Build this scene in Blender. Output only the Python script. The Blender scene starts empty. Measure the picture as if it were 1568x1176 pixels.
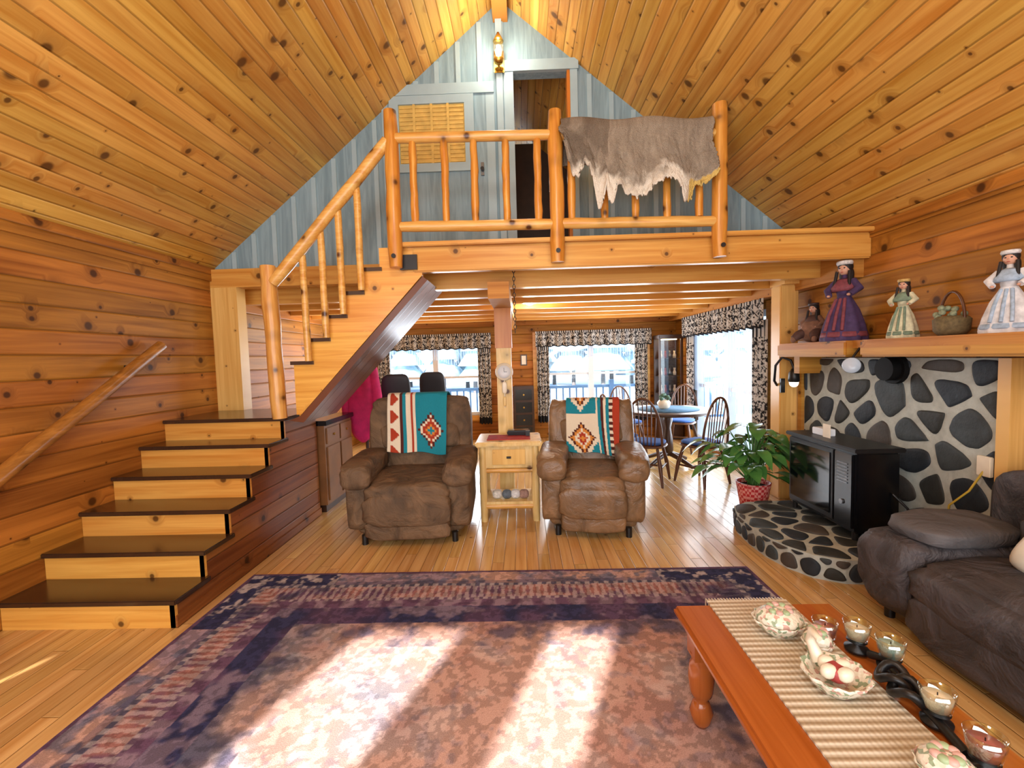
import bpy, bmesh, math, random
import numpy as np
from mathutils import Vector, Matrix, Euler
random.seed(7)
XL,XR,ZT,XC,ZR=-3.06,2.82,2.475,-.12,4.92
YG,YF,YB,YN=4.47,3.75,8.2,-1.5
def roofz(x):
    return ZT+(ZR-ZT)*((x-XL)/(XC-XL) if x<XC else (XR-x)/(XR-XC))
def lin(c):
    return tuple(((v/255)/12.92 if v/255<=.04045 else ((v/255+.055)/1.055)**2.4) for v in c[:3])+(1.,)
# ---------------------------------------------------------------- materials
class N:
    def __init__(s,name):
        s.m=bpy.data.materials.new(name); s.m.use_nodes=True; s.t=s.m.node_tree; s.t.nodes.clear()
        s.out=s.n('ShaderNodeOutputMaterial'); s.b=s.n('ShaderNodeBsdfPrincipled'); s.l(s.b.outputs[0],s.out.inputs[0])
    def n(s,t,**k):
        x=s.t.nodes.new(t)
        for a,b in k.items(): setattr(x,a,b)
        return x
    def l(s,a,b): s.t.links.new(a,b)
    def put(s,i,v):
        if isinstance(v,(int,float,tuple,list)): i.default_value=v
        else: s.l(v,i)
    def M(s,op,a,b=0.,c=0.,clamp=False):
        x=s.n('ShaderNodeMath',operation=op,use_clamp=clamp)
        s.put(x.inputs[0],a); s.put(x.inputs[1],b); s.put(x.inputs[2],c)
        return x.outputs[0]
    def comb(s,a,b,c):
        x=s.n('ShaderNodeCombineXYZ')
        for i,v in enumerate((a,b,c)): s.put(x.inputs[i],v)
        return x.outputs[0]
    def mix(s,f,a,b,bt='MIX'):
        x=s.n('ShaderNodeMix',data_type='RGBA',blend_type=bt)
        s.put(x.inputs[0],f); s.put(x.inputs[6],a); s.put(x.inputs[7],b)
        return x.outputs[2]
    def rng(s,v,a,b,c=0.,d=1.,smooth=False):
        x=s.n('ShaderNodeMapRange'); x.clamp=True
        if smooth: x.interpolation_type='SMOOTHSTEP'
        s.put(x.inputs[0],v)
        for i,q in enumerate((a,b,c,d)): s.put(x.inputs[i+1],q)
        return x.outputs[0]
    def noise(s,vec,scale,detail=2.,rough=.5,dist=0.):
        x=s.n('ShaderNodeTexNoise'); s.put(x.inputs['Vector'],vec)
        x.inputs['Scale'].default_value=scale; x.inputs['Detail'].default_value=detail; x.inputs['Roughness'].default_value=rough
        x.inputs['Distortion'].default_value=dist
        return x.outputs[0]
    def obj(s):
        return s.n('ShaderNodeTexCoord').outputs['Object']
    def bump(s,h,st,d=.01):
        x=s.n('ShaderNodeBump'); x.inputs['Strength'].default_value=st; x.inputs['Distance'].default_value=d
        s.l(h,x.inputs['Height']); s.l(x.outputs[0],s.b.inputs['Normal'])
    def fin(s,col,rough=.5,metal=0.,coat=0.,spec=.5):
        s.put(s.b.inputs['Base Color'],col); s.put(s.b.inputs['Roughness'],rough); s.put(s.b.inputs['Metallic'],metal)
        s.b.inputs['Coat Weight'].default_value=coat; s.b.inputs['Coat Roughness'].default_value=.15
        s.b.inputs['Specular IOR Level'].default_value=spec
        return s.m
def wood(name,al,ac,width,dark,light,knot,kd=.3,kr=.03,seam=.004,rough=.35,var=.3,length=0.,seamdark=.35,coat=.1,grain=1.,off=0.,spec=.4):
    w=N(name); o=w.obj(); sp=w.n('ShaderNodeSeparateXYZ'); w.l(o,sp.inputs[0])
    L=sp.outputs[al]; A=w.M('ADD',sp.outputs[ac],off)
    q=w.M('DIVIDE',A,width); idx=w.M('FLOOR',q)
    wn=w.n('ShaderNodeTexWhiteNoise',noise_dimensions='1D'); w.l(idx,wn.inputs['W']); r=wn.outputs[0]
    r2=r
    if length:
        ll=w.M('DIVIDE',w.M('ADD',L,w.M('MULTIPLY',r,37.)),length); i2=w.M('FLOOR',ll)
        w2=w.n('ShaderNodeTexWhiteNoise',noise_dimensions='2D'); w.l(w.comb(idx,i2,0.),w2.inputs['Vector']); r2=w2.outputs[0]
    Lo=w.M('ADD',L,w.M('MULTIPLY',r2,23.)); Ao=w.M('ADD',A,w.M('MULTIPLY',r2,7.))
    v=w.n('ShaderNodeTexVoronoi',voronoi_dimensions='2D'); w.l(w.comb(Lo,Ao,0.),v.inputs['Vector']); v.inputs['Scale'].default_value=1/kd
    d=w.M('MULTIPLY',v.outputs['Distance'],kd)
    sc=w.n('ShaderNodeSeparateColor'); w.l(v.outputs['Color'],sc.inputs[0])
    rad=w.M('ADD',w.M('MULTIPLY',w.M('POWER',sc.outputs[0],2.),kr),kr*.12)
    kdn=w.M('DIVIDE',d,rad)
    mask=w.rng(kdn,.55,1.1,1.,0.,True)
    halo=w.rng(kdn,1.,3.,1.,0.,True)
    gA=w.M('ADD',w.M('MULTIPLY',A,26.*grain),w.M('MULTIPLY',halo,1.6))
    g=w.noise(w.comb(w.M('MULTIPLY',Lo,1.1),gA,w.M('MULTIPLY',r2,31.)),1.,4.,.55,.6)
    g2=w.noise(w.comb(w.M('MULTIPLY',Lo,.9),w.M('MULTIPLY',Ao,3.),r2),1.,1.)
    f=w.rng(w.M('ADD',w.M('MULTIPLY',g,.75),w.M('MULTIPLY',g2,.35)),.38,.72)
    col=w.mix(f,lin(dark),lin(light))
    val=w.M('ADD',w.M('MULTIPLY',r2,var),1-var*.6)
    hs=w.n('ShaderNodeHueSaturation'); w.l(val,hs.inputs['Value']); w.l(col,hs.inputs['Color'])
    w.l(w.M('ADD',w.M('MULTIPLY',w.M('FRACT',w.M('MULTIPLY',r2,7.7)),.014),.493),hs.inputs['Hue'])
    col=w.mix(w.M('MULTIPLY',halo,.3),hs.outputs[0],lin(knot))
    col=w.mix(w.M('MULTIPLY',mask,.85),col,lin(tuple(c*.65 for c in knot)))
    fr=w.M('FRACT',q); e=w.M('MULTIPLY',w.M('MINIMUM',fr,w.M('SUBTRACT',1.,fr)),width)
    if length:
        f2=w.M('FRACT',ll); e=w.M('MINIMUM',e,w.M('MULTIPLY',w.M('MINIMUM',f2,w.M('SUBTRACT',1.,f2)),length))
    sm=w.rng(e,0.,seam,1.,0.,True)
    col=w.mix(w.M('MULTIPLY',sm,1-seamdark),col,lin(tuple(c*.35 for c in dark)))
    if seam>0: w.bump(w.M('SUBTRACT',1.,w.rng(e,0.,seam*2,1.,0.,True)),.6,.01)
    return w.fin(col,rough,coat=coat,spec=spec)
def log(name,axis,dark,light,rough=.35,coat=.15):
    w=N(name); o=w.obj(); mp=w.n('ShaderNodeMapping'); w.l(o,mp.inputs[0])
    sc=[22.,22.,22.]; sc[axis]=1.6; mp.inputs['Scale'].default_value=sc
    g=w.noise(mp.outputs[0],1.,4.,.6,1.)
    v=w.n('ShaderNodeTexVoronoi'); w.l(o,v.inputs['Vector']); v.inputs['Scale'].default_value=6.
    k=w.rng(v.outputs['Distance'],.08,.2,1.,0.,True)
    h=w.rng(v.outputs['Distance'],.1,.45,.4,0.,True)
    col=w.mix(w.rng(g,.35,.7),lin(dark),lin(light))
    col=w.mix(h,col,lin(tuple(c*.6 for c in dark))); col=w.mix(k,col,lin((80,42,18)))
    w.bump(g,.15,.01)
    return w.fin(col,rough,coat=coat)
def plain(name,c,rough=.5,metal=0.,var=.12,scale=8.,bump=0.,bs=60.,coat=0.,spec=.5):
    w=N(name); o=w.obj(); n=w.noise(o,scale,3.)
    col=w.mix(n,lin(tuple(v*(1-var) for v in c)),lin(tuple(min(255,v*(1+var)) for v in c)))
    if bump: w.bump(w.noise(o,bs,3.,.6),bump,.01)
    return w.fin(col,rough,metal,coat,spec)
def upholstery(name,c,rough,fold=5.,bump=.5,var=.35,fine=90.):
    w=N(name); o=w.obj(); n=w.noise(o,fold,4.,.55,1.2); m=w.noise(o,fine,2.)
    col=w.mix(w.rng(n,.3,.7),lin(tuple(v*(1-var) for v in c)),lin(tuple(min(255,v*(1+var)) for v in c)))
    w.bump(w.M('ADD',n,w.M('MULTIPLY',m,.06)),bump,.05)
    return w.fin(col,rough)
def vcol(name,rough=.9,amt=.25,scale=150.,bs=.3,bd=.004):
    w=N(name); a=w.n('ShaderNodeVertexColor',layer_name='Col'); n=w.noise(w.obj(),scale,3.)
    col=w.mix(amt,a.outputs[0],w.mix(n,(.0,.0,.0,1),(1.,1.,1.,1)),'OVERLAY')
    w.bump(n,bs,bd)
    return w.fin(col,rough,spec=.2)
def emis(name,c,s):
    w=N(name); w.b.inputs['Emission Color'].default_value=lin(c); w.b.inputs['Emission Strength'].default_value=s
    return w.fin(lin(c),.5)
def glass(name,alpha=.12,col=(220,235,240)):
    w=N(name); t=w.n('ShaderNodeBsdfTransparent'); g=w.n('ShaderNodeBsdfGlossy'); g.inputs['Roughness'].default_value=.03
    g.inputs['Color'].default_value=lin(col)
    mx=w.n('ShaderNodeMixShader'); mx.inputs[0].default_value=alpha; w.l(t.outputs[0],mx.inputs[1]); w.l(g.outputs[0],mx.inputs[2]); w.l(mx.outputs[0],w.out.inputs[0])
    return w.m
K=(110,60,22)
ROOF=wood('pine_ceiling',1,0,.08,(194,132,48),(230,182,92),(120,68,22),kd=.25,kr=.036,seam=.004,var=.24,rough=.4,coat=.06,seamdark=.5,spec=.3)
def wallwood(n,al,ac,wd=.16): return wood(n,al,ac,wd,(136,82,26),(190,126,50),(84,42,12),kd=.28,kr=.032,seam=.006,var=.3,rough=.45,coat=.0,grain=.9,seamdark=.4,spec=.18)
WALLY=wallwood('log_wall_y',1,2); WALLX=wallwood('log_wall_x',0,2)
REDW=wood('stair_side_wood',1,2,.13,(108,58,26),(150,92,46),(60,28,14),kd=.3,kr=.028,seam=.005,var=.25,rough=.4,coat=.05,spec=.25)
FLOOR=wood('oak_floor',1,0,.085,(188,140,78),(222,182,120),(150,100,56),kd=.9,kr=.012,seam=.0022,var=.28,length=1.1,rough=.2,coat=.3,seamdark=.5)
CEIL2=wood('loft_underside',0,1,.13,(186,134,66),(222,176,102),(120,70,34),kd=.4,kr=.03,seam=.005,var=.25)
BEAMX=wood('beam_x',0,2,.6,(200,138,54),(230,182,92),K,kd=.35,kr=.03,seam=.0,var=.1,off=.3,spec=.3)
BEAMY=wood('beam_y',1,2,.6,(166,110,42),(200,146,68),K,kd=.35,kr=.03,seam=.0,var=.1,off=.3,coat=0.,rough=.5,spec=.2)
POSTZ=wood('post_z',2,0,.8,(210,160,80),(236,196,116),K,kd=.35,kr=.02,seam=.0,var=.1,off=.4)
ORZ=wood('post_orange',2,0,.8,(186,108,34),(212,140,56),K,kd=.35,kr=.02,seam=.0,var=.1,off=.4)
RISER=wood('riser_wood',0,2,.7,(206,136,50),(236,180,88),K,kd=.3,kr=.026,seam=.0,var=.15,off=.35,rough=.3,coat=.2)
TREAD=plain('dark_tread',(56,36,24),.22,var=.25,scale=5.,coat=.4)
SOFFIT=wood('soffit_wood',0,1,.2,(96,54,30),(130,78,46),(56,26,16),kd=.4,kr=.02,seam=.003,rough=.3)
LZ=log('log_orange_z',2,(192,118,36),(224,162,72)); LX=log('log_pine_x',0,(208,146,62),(234,192,112)); LY=log('log_y',1,(136,86,32),(176,118,52))
LP=log('log_pale_z',2,(218,182,108),(236,208,146),.5); LN=log('log_newel_z',2,(198,132,56),(228,176,96))
BLUE=N('grey_blue_boards')
o=BLUE.obj(); mp=BLUE.n('ShaderNodeMapping'); BLUE.l(o,mp.inputs[0]); mp.inputs['Scale'].default_value=(14.,14.,1.3)
g=BLUE.noise(mp.outputs[0],1.,4.,.6,1.5); BLUE.bump(g,.2,.01)
BLUE=BLUE.fin(BLUE.mix(BLUE.rng(g,.35,.7),lin((116,142,152)),lin((146,172,182))),.55)
TRIMB=plain('grey_blue_trim',(158,182,190),.5,var=.05)
WHITE=plain('white_paint',(230,236,242),.45,var=.03); BLACK=plain('black_iron',(18,18,20),.4,var=.2); BLKPL=plain('black_enamel',(13,14,17),.22,var=.2,coat=.15)
GLASS=glass('window_glass',.04); DGL=plain('dark_stove_glass',(8,13,18),.08,spec=.6)
GREYM=plain('grey_metal',(120,124,128),.3,.7); BRASS=plain('brass',(190,150,70),.25,.9)
REC1=upholstery('brown_suede',(98,76,54),.75,5.,.8,.25); REC2=upholstery('brown_leather',(120,93,66),.36,5.,.5,.2,140.)
SOFA=upholstery('charcoal_sofa_fabric',(62,58,60),.65,4.5,1.,.3)
SOFC=upholstery('grey_cushion_fabric',(86,84,86),.7,4.,.6,.15)
CREAM=plain('cream_ceramic',(232,222,200),.3,var=.1)
MORT=plain('mortar',(178,184,176),.95,var=.14,scale=18.,bump=.5,bs=50.)
def rockmat(n,c): return plain(n,c,.62,var=.45,scale=7.,bump=.5,bs=22.,spec=.3)
ROCKS=[rockmat('fieldstone_a',(38,44,50)),rockmat('fieldstone_b',(54,60,62)),rockmat('fieldstone_c',(46,48,46)),rockmat('fieldstone_d',(66,62,58))]
ORT=wood('coffee_table_wood',1,0,.55,(150,80,26),(178,104,42),(100,50,18),kd=.5,kr=.02,seam=.0,var=.05,rough=.2,coat=.35,off=-.05)
DARKW=plain('dark_wood',(58,36,24),.35,var=.25); MEDW=plain('oak_chair_wood',(84,50,28),.35,var=.25)
# ---------------------------------------------------------------- mesh builder
class B:
    def __init__(s): s.v=[];s.f=[];s.mi=[];s.sm=[];s.mats=[]
    def mid(s,m):
        if m not in s.mats: s.mats.append(m)
        return s.mats.index(m)
    def add(s,vs,fs,m,smooth=False,T=None):
        o=len(s.v); i=s.mid(m)
        s.v+= [tuple(T@Vector(p)) if T else tuple(p) for p in vs]
        for f in fs: s.f.append(tuple(o+k for k in f)); s.mi.append(i); s.sm.append(smooth)
    def box(s,x0,x1,y0,y1,z0,z1,m,T=None,bev=0.):
        if bev:
            bm=bmesh.new(); bmesh.ops.create_cube(bm,size=1.)
            for v in bm.verts: v.co=Vector(((x0+x1)/2+v.co.x*(x1-x0),(y0+y1)/2+v.co.y*(y1-y0),(z0+z1)/2+v.co.z*(z1-z0)))
            bmesh.ops.bevel(bm,geom=bm.edges[:],offset=bev,segments=2,affect='EDGES')
            bm.verts.index_update()
            s.add([v.co[:] for v in bm.verts],[[v.index for v in f.verts] for f in bm.faces],m,False,T); bm.free(); return
        vs=[(x,y,z) for x in (x0,x1) for y in (y0,y1) for z in (z0,z1)]
        s.add(vs,[(0,1,3,2),(4,6,7,5),(0,4,5,1),(2,3,7,6),(0,2,6,4),(1,5,7,3)],m,False,T)
    def tube(s,pts,r,m,seg=12,T=None,cap=True,flat=(1,1)):
        pts=[Vector(p) for p in pts]; n=len(pts)
        if not isinstance(r,(list,tuple)): r=[r]*n
        vs=[];fs=[]; t=(pts[1]-pts[0]).normalized()
        up=Vector((0,0,1)) if abs(t.z)<.9 else Vector((1,0,0))
        a=t.cross(up).normalized()
        for i,p in enumerate(pts):
            t=(pts[min(i+1,n-1)]-pts[max(i-1,0)]).normalized()
            a=(a-t*a.dot(t)).normalized(); b=t.cross(a)
            for k in range(seg):
                q=2*math.pi*k/seg; vs.append(p+(a*math.cos(q)*flat[0]+b*math.sin(q)*flat[1])*r[i])
        for i in range(n-1):
            for k in range(seg):
                fs.append((i*seg+k,i*seg+(k+1)%seg,(i+1)*seg+(k+1)%seg,(i+1)*seg+k))
        s.add(vs,fs,m,True,T)
        if cap:
            s.add(vs[:seg],[tuple(range(seg))[::-1]],m,False,T); s.add(vs[-seg:],[tuple(range(seg))],m,False,T)
    def pole(s,p0,p1,r,m,seg=14,jit=.06,r1=None,T=None):
        p0=Vector(p0);p1=Vector(p1);n=9; r1=r if r1 is None else r1; d=(p1-p0)
        pts=[];rs=[]
        for i in range(n):
            t=i/(n-1); j=Vector((random.uniform(-1,1),random.uniform(-1,1),random.uniform(-1,1)))*r*jit if 0<i<n-1 else Vector()
            pts.append(p0+d*t+j); rs.append((r+(r1-r)*t)*(1+random.uniform(-jit,jit)))
        rs[0]*=.9; rs[-1]*=.9
        s.tube(pts,rs,m,seg,T)
    def lathe(s,prof,c,m,seg=24,T=None,sx=1.,sy=1.):
        vs=[];fs=[];n=len(prof)
        for r,z in prof:
            for k in range(seg):
                q=2*math.pi*k/seg; vs.append((c[0]+r*sx*math.cos(q),c[1]+r*sy*math.sin(q),c[2]+z))
        for i in range(n-1):
            for k in range(seg): fs.append((i*seg+k,i*seg+(k+1)%seg,(i+1)*seg+(k+1)%seg,(i+1)*seg+k))
        fs.append(tuple(range(seg))[::-1]); fs.append(tuple(range((n-1)*seg,n*seg)))
        s.add(vs,fs,m,True,T)
    def sup(s,c,size,m,e=.35,rot=(0,0,0),nu=28,nv=16,T=None,e2=None,wr=0.):
        e2=e if e2 is None else e2
        R=Matrix.Translation(c)@Euler(rot).to_matrix().to_4x4()
        if T: R=T@R
        def p(v,k): return math.copysign(abs(v)**k,v)
        vs=[];fs=[]; a,b,h=[x/2 for x in size]
        ph=random.random()*9
        for j in range(nv+1):
            eta=-math.pi/2+math.pi*j/nv
            for i in range(nu):
                w=2*math.pi*i/nu; ce=p(math.cos(eta),e)
                x,y,z=ce*p(math.cos(w),e2),ce*p(math.sin(w),e2),p(math.sin(eta),e)
                k=1+wr*math.sin(5*x+ph+3*z)*math.sin(4*y-ph+5*z)
                vs.append((a*x*k,b*y*k,h*z*k))
        for j in range(nv):
            for i in range(nu): fs.append((j*nu+i,j*nu+(i+1)%nu,(j+1)*nu+(i+1)%nu,(j+1)*nu+i))
        s.add(vs,fs,m,True,R)
    def prism(s,poly,axis,a0,a1,m,T=None):
        n=len(poly)
        def mk(p,a):
            return {0:(a,p[0],p[1]),1:(p[0],a,p[1]),2:(p[0],p[1],a)}[axis]
        vs=[mk(p,a0) for p in poly]+[mk(p,a1) for p in poly]
        fs=[tuple(range(n)),tuple(range(2*n-1,n-1,-1))]+[(i,n+i,n+(i+1)%n,(i+1)%n) for i in range(n)]
        s.add(vs,fs,m,False,T)
    def build(s,name,loc=(0,0,0),rz=0.,parent=None):
        me=bpy.data.meshes.new(name); me.from_pydata(s.v,[],s.f)
        for m in s.mats: me.materials.append(m)
        me.polygons.foreach_set('material_index',s.mi); me.polygons.foreach_set('use_smooth',s.sm)
        bm=bmesh.new(); bm.from_mesh(me); bmesh.ops.recalc_face_normals(bm,faces=bm.faces[:]); bm.to_mesh(me); bm.free()
        o=bpy.data.objects.new(name,me); bpy.context.collection.objects.link(o)
        o.location=loc; o.rotation_euler=(0,0,rz)
        if parent: o.parent=parent
        return o
def grid(name,fn,cf,nu,nv,mat,thick=0.,loc=(0,0,0),rz=0.):
    vs=[fn(i/(nu-1),j/(nv-1)) for j in range(nv) for i in range(nu)]
    fs=[(j*nu+i,j*nu+i+1,(j+1)*nu+i+1,(j+1)*nu+i) for j in range(nv-1) for i in range(nu-1)]
    me=bpy.data.meshes.new(name); me.from_pydata(vs,[],fs); me.materials.append(mat)
    me.polygons.foreach_set('use_smooth',[True]*len(fs))
    if cf:
        at=me.color_attributes.new('Col','FLOAT_COLOR','POINT'); cols=[]
        for j in range(nv):
            for i in range(nu): cols+=list(cf(i/(nu-1),j/(nv-1)))[:4]
        at.data.foreach_set('color',cols)
    o=bpy.data.objects.new(name,me); bpy.context.collection.objects.link(o); o.location=loc; o.rotation_euler=(0,0,rz)
    if thick:
        md=o.modifiers.new('s','SOLIDIFY'); md.thickness=thick; md.offset=0
    return o
_rs=np.random.RandomState(3); _T=_rs.rand(64,64)
def vn(x,y):
    xi=math.floor(x);yi=math.floor(y);fx=x-xi;fy=y-yi;fx=fx*fx*(3-2*fx);fy=fy*fy*(3-2*fy)
    a=_T[xi%64,yi%64];b=_T[(xi+1)%64,yi%64];c=_T[xi%64,(yi+1)%64];d=_T[(xi+1)%64,(yi+1)%64]
    return (a*(1-fx)+b*fx)*(1-fy)+(c*(1-fx)+d*fx)*fy
def fbm(x,y): return vn(x,y)*.55+vn(x*2.1+7,y*2.1)*.3+vn(x*4.3,y*4.3+5)*.15
def mixc(a,b,t): return tuple(a[i]*(1-t)+b[i]*t for i in range(3))+(1.,)
# real fieldstones: voronoi cells cut from an outline, inset by the mortar joint, rounded and domed
def clip(poly,px,py,nx,ny):
    out=[]
    for i in range(len(poly)):
        a=poly[i];c=poly[(i+1)%len(poly)]
        da=(a[0]-px)*nx+(a[1]-py)*ny; dc=(c[0]-px)*nx+(c[1]-py)*ny
        if da<=0: out.append(a)
        if (da<0<dc) or (dc<0<da):
            t=da/(da-dc); out.append((a[0]+(c[0]-a[0])*t,a[1]+(c[1]-a[1])*t))
    return out
def stones(b,outline,sp,gap,fn,seed,dome=.025,jit=.36):
    rr=random.Random(seed)
    xs=[p[0] for p in outline]; ys=[p[1] for p in outline]
    S=[];j=0;y=min(ys)+sp*.4
    while y<max(ys)+sp:
        x=min(xs)+(sp*.5 if j%2 else 0.)
        while x<max(xs)+sp:
            S.append((x+rr.uniform(-jit,jit)*sp,y+rr.uniform(-jit,jit)*sp)); x+=sp*1.12
        y+=sp*.92;j+=1
    for sx_,sy2 in S:
        P=list(outline)
        for q in S:
            if q==(sx_,sy2): continue
            dx,dy=q[0]-sx_,q[1]-sy2; L=math.hypot(dx,dy)
            if L>sp*3.2 or L<1e-6: continue
            nx,ny=dx/L,dy/L; P=clip(P,(sx_+q[0])/2-nx*gap/2,(sy2+q[1])/2-ny*gap/2,nx,ny)
            if len(P)<3: break
        if len(P)<3: continue
        A=abs(sum(P[i][0]*P[(i+1)%len(P)][1]-P[(i+1)%len(P)][0]*P[i][1] for i in range(len(P))))/2
        if A<sp*sp*.06: continue
        for it in range(3):
            Q=[]
            for i in range(len(P)):
                a=P[i];c=P[(i+1)%len(P)]
                Q+=[(a[0]*.78+c[0]*.22,a[1]*.78+c[1]*.22),(a[0]*.22+c[0]*.78,a[1]*.22+c[1]*.78)]
            P=Q
        cx=sum(p[0] for p in P)/len(P);cy=sum(p[1] for p in P)/len(P)
        P=[(cx+(p[0]-cx)*(1+.05*(vn(p[0]*30,p[1]*30)-.5)),cy+(p[1]-cy)*(1+.05*(vn(p[0]*30+9,p[1]*30)-.5))) for p in P]
        n=len(P); vs=[];fs=[]; h=dome*rr.uniform(.7,1.2)
        for k,(sc,hh) in enumerate(((1.,-.004),(.985,h*.45),(.93,h*.8),(.75,h),(.3,h*1.05))):
            for p in P: vs.append(fn(cx+(p[0]-cx)*sc,cy+(p[1]-cy)*sc,hh))
        vs.append(fn(cx,cy,h*1.06))
        for k in range(4):
            for i in range(n): fs.append((k*n+i,k*n+(i+1)%n,(k+1)*n+(i+1)%n,(k+1)*n+i))
        for i in range(n): fs.append((4*n+i,4*n+(i+1)%n,5*n))
        b.add(vs,fs,rr.choice(ROCKS),True)
# ---------------------------------------------------------------- shell
b=B(); b.box(XL-.15,XR+.15,YN-.15,YB+.15,-.12,0,FLOOR); b.build('floor')
def wallholes(name,axis,a0,a1,lo,hi,z1,holes,m):
    b=B(); xs=sorted({lo,hi}|{h[0] for h in holes}|{h[1] for h in holes})
    for i in range(len(xs)-1):
        u0,u1=xs[i],xs[i+1]; hh=[h for h in holes if h[0]<=u0+1e-6 and h[1]>=u1-1e-6]
        segs=[(0,z1)] if not hh else [(0,hh[0][2]),(hh[0][3],z1)]
        for z0_,z1_ in segs:
            if z1_-z0_<.01: continue
            if axis==0: b.box(a0,a1,u0,u1,z0_,z1_,m)
            else: b.box(u0,u1,a0,a1,z0_,z1_,m)
    return b.build(name)
wallholes('wall_left',0,XL-.15,XL,YN-.15,YB+.15,ZT,[(.3,.75,.6,1.05)],WALLY)
PY0,PY1=5.15,7.35
wallholes('wall_right',0,XR,XR+.15,YN-.15,YB+.15,ZT,[(PY0,PY1,.05,1.98)],WALLY)
W1=(-2.5,-.7,.45,1.88); W2=(.3,2.25,.45,1.9)
wallholes('wall_back',1,YB,YB+.15,XL,XR,2.45,[W1,W2],WALLX)
b=B(); FW=[(-2.44,-1.80,.45,2.29),(-1.40,-.97,.45,2.29)]
xs=sorted({XL,XC,XR}|{h[0] for h in FW}|{h[1] for h in FW})
for i in range(len(xs)-1):
    u0,u1=xs[i],xs[i+1]; hh=[h for h in FW if h[0]<=u0+1e-6 and h[1]>=u1-1e-6]
    zz=0
    if hh: b.box(u0,u1,YN-.15,YN,0,hh[0][2],WALLX); zz=hh[0][3]
    b.prism([(u0,zz),(u1,zz),(u1,roofz(u1)),(u0,roofz(u0))],1,YN-.15,YN,WALLX)
b.build('wall_front')
b=B(); t=.12
b.prism([(XL-.15,ZT-.12),(XC,ZR),(XC,ZR+t),(XL-.15,ZT-.12+t)],1,YN-.15,YB+.15,ROOF)
b.prism([(XR+.15,ZT-.12),(XC,ZR),(XC,ZR+t),(XR+.15,ZT-.12+t)],1,YN-.15,YB+.15,ROOF)
b.build('ceiling')
b=B(); b.box(XC-.07,XC+.07,YN,YG,ZR-.2,ZR-.02,BEAMY); b.build('trim_ridge_beam')
b=B()
b.box(XL,XL+.02,YN,YG,ZT-.14,ZT-.02,WALLY); b.box(XR-.02,XR,YN,YG,ZT-.1,ZT+.0,WALLY); b.build('trim_wall_plate')
DX0,DX1,DZ=-.01,.535,4.24
b=B(); x=XL; xs=[XL]
while x<XR-.05: x+=.21; xs.append(min(x,XR))
xs=sorted(set([round(q,3) for q in xs]+[DX0,DX1,XC]))
for i in range(len(xs)-1):
    u0,u1=xs[i],xs[i+1]; z0=DZ if (u0>=DX0-1e-4 and u1<=DX1+1e-4) else 2.44
    z0b=min(z0,roofz(u0));z0c=min(z0,roofz(u1))
    b.prism([(u0,z0b),(u1,z0c),(u1,roofz(u1)+.01),(u0,roofz(u0)+.01)],1,YG,YG+.1,BLUE)
    if u0>XL+.1 and not(DX0-.05<u0<DX1+.05) and roofz(u0)>2.6:
        if -1.3<u0<-.2:
            b.box(u0-.022,u0+.022,YG-.014,YG,4.17,roofz(u0)-.02,TRIMB)
        else: b.box(u0-.022,u0+.022,YG-.014,YG,2.44,roofz(u0)-.02,TRIMB)
b.build('wall_loft_gable')
bb=B()
def tb(x0,x1,z0,z1,m=TRIMB,y=.035): bb.box(x0,x1,YG-y,YG-.002,z0,z1,m)
tb(DX0-.09,DX0,2.44,DZ); tb(DX1,DX1+.07,2.44,DZ); tb(DX0-.1,DX1+.08,DZ,DZ+.1,y=.045)
bb.box(DX1-.03,DX1-.001,YG-.03,YG+.1,2.44,DZ-.001,ORZ); bb.box(DX0-.16,DX0-.1,YG-.05,YG-.004,2.44,4.78,TRIMB)
bb.build('trim_loft_doorway')
bb=B(); tb(-1.3,-.2,4.06,4.16); tb(-.28,-.2,2.44,4.06,y=.02); tb(-1.3,-1.24,2.44,4.06,y=.02)
bb.box(-1.24,-.28,YG-.02,YG-.002,2.46,4.06,BLUE)
def tf(x0,x1,z0,z1): bb.box(x0,x1,YG-.045,YG-.021,z0,z1,TRIMB)
tf(-1.22,-1.13,3.33,4.05); tf(-.49,-.40,3.33,4.05); tf(-1.13,-.49,3.33,3.41); tf(-1.13,-.49,3.97,4.05)
CURT=plain('yellow_shutter',(206,172,92),.7,var=.18,scale=14.)
bb.box(-1.13,-.49,YG-.026,YG-.0215,3.41,3.97,CURT)
for q in range(14): bb.box(-1.12,-.5,YG-.036,YG-.0265,3.42+q*.0395,3.44+q*.0395,CURT)
for q in (-.98,-.81,-.65): bb.box(q-.012,q+.012,YG-.043,YG-.0365,3.41,3.97,CURT)
bb.box(-.345,-.315,YG-.045,YG-.021,3.28,3.40,GREYM); bb.tube([(-.33,YG-.045,3.33),(-.33,YG-.08,3.33)],.018,BLACK)
bb.build('door_1')
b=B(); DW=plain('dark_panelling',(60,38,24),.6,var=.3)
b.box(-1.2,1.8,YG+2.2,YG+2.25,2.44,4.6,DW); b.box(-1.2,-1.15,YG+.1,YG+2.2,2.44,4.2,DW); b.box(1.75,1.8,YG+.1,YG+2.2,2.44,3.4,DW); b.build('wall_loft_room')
b=B(); b.box(-.05,.5,5.5,5.9,2.44,2.75,DARKW); b.box(.1,.4,5.45,5.5,2.5,2.7,emis('blue_screen',(90,150,255),2.)); b.build('television')
b=B(); b.box(-.87,XR,YF,YG,2.3,2.44,CEIL2); b.box(XL,XR,YG,YB,2.3,2.44,CEIL2); b.build('floor_loft')
b=B()
for y in (4.15,4.75,5.35,5.95,6.55,7.15,7.75):
    x0=-.87 if y<YG else XL
    b.box(x0,XR,y-.05,y+.05,2.14,2.3,BEAMX)
b.box(-.27,-.09,YF+.02,YB,2.0,2.14,BEAMY)
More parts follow.
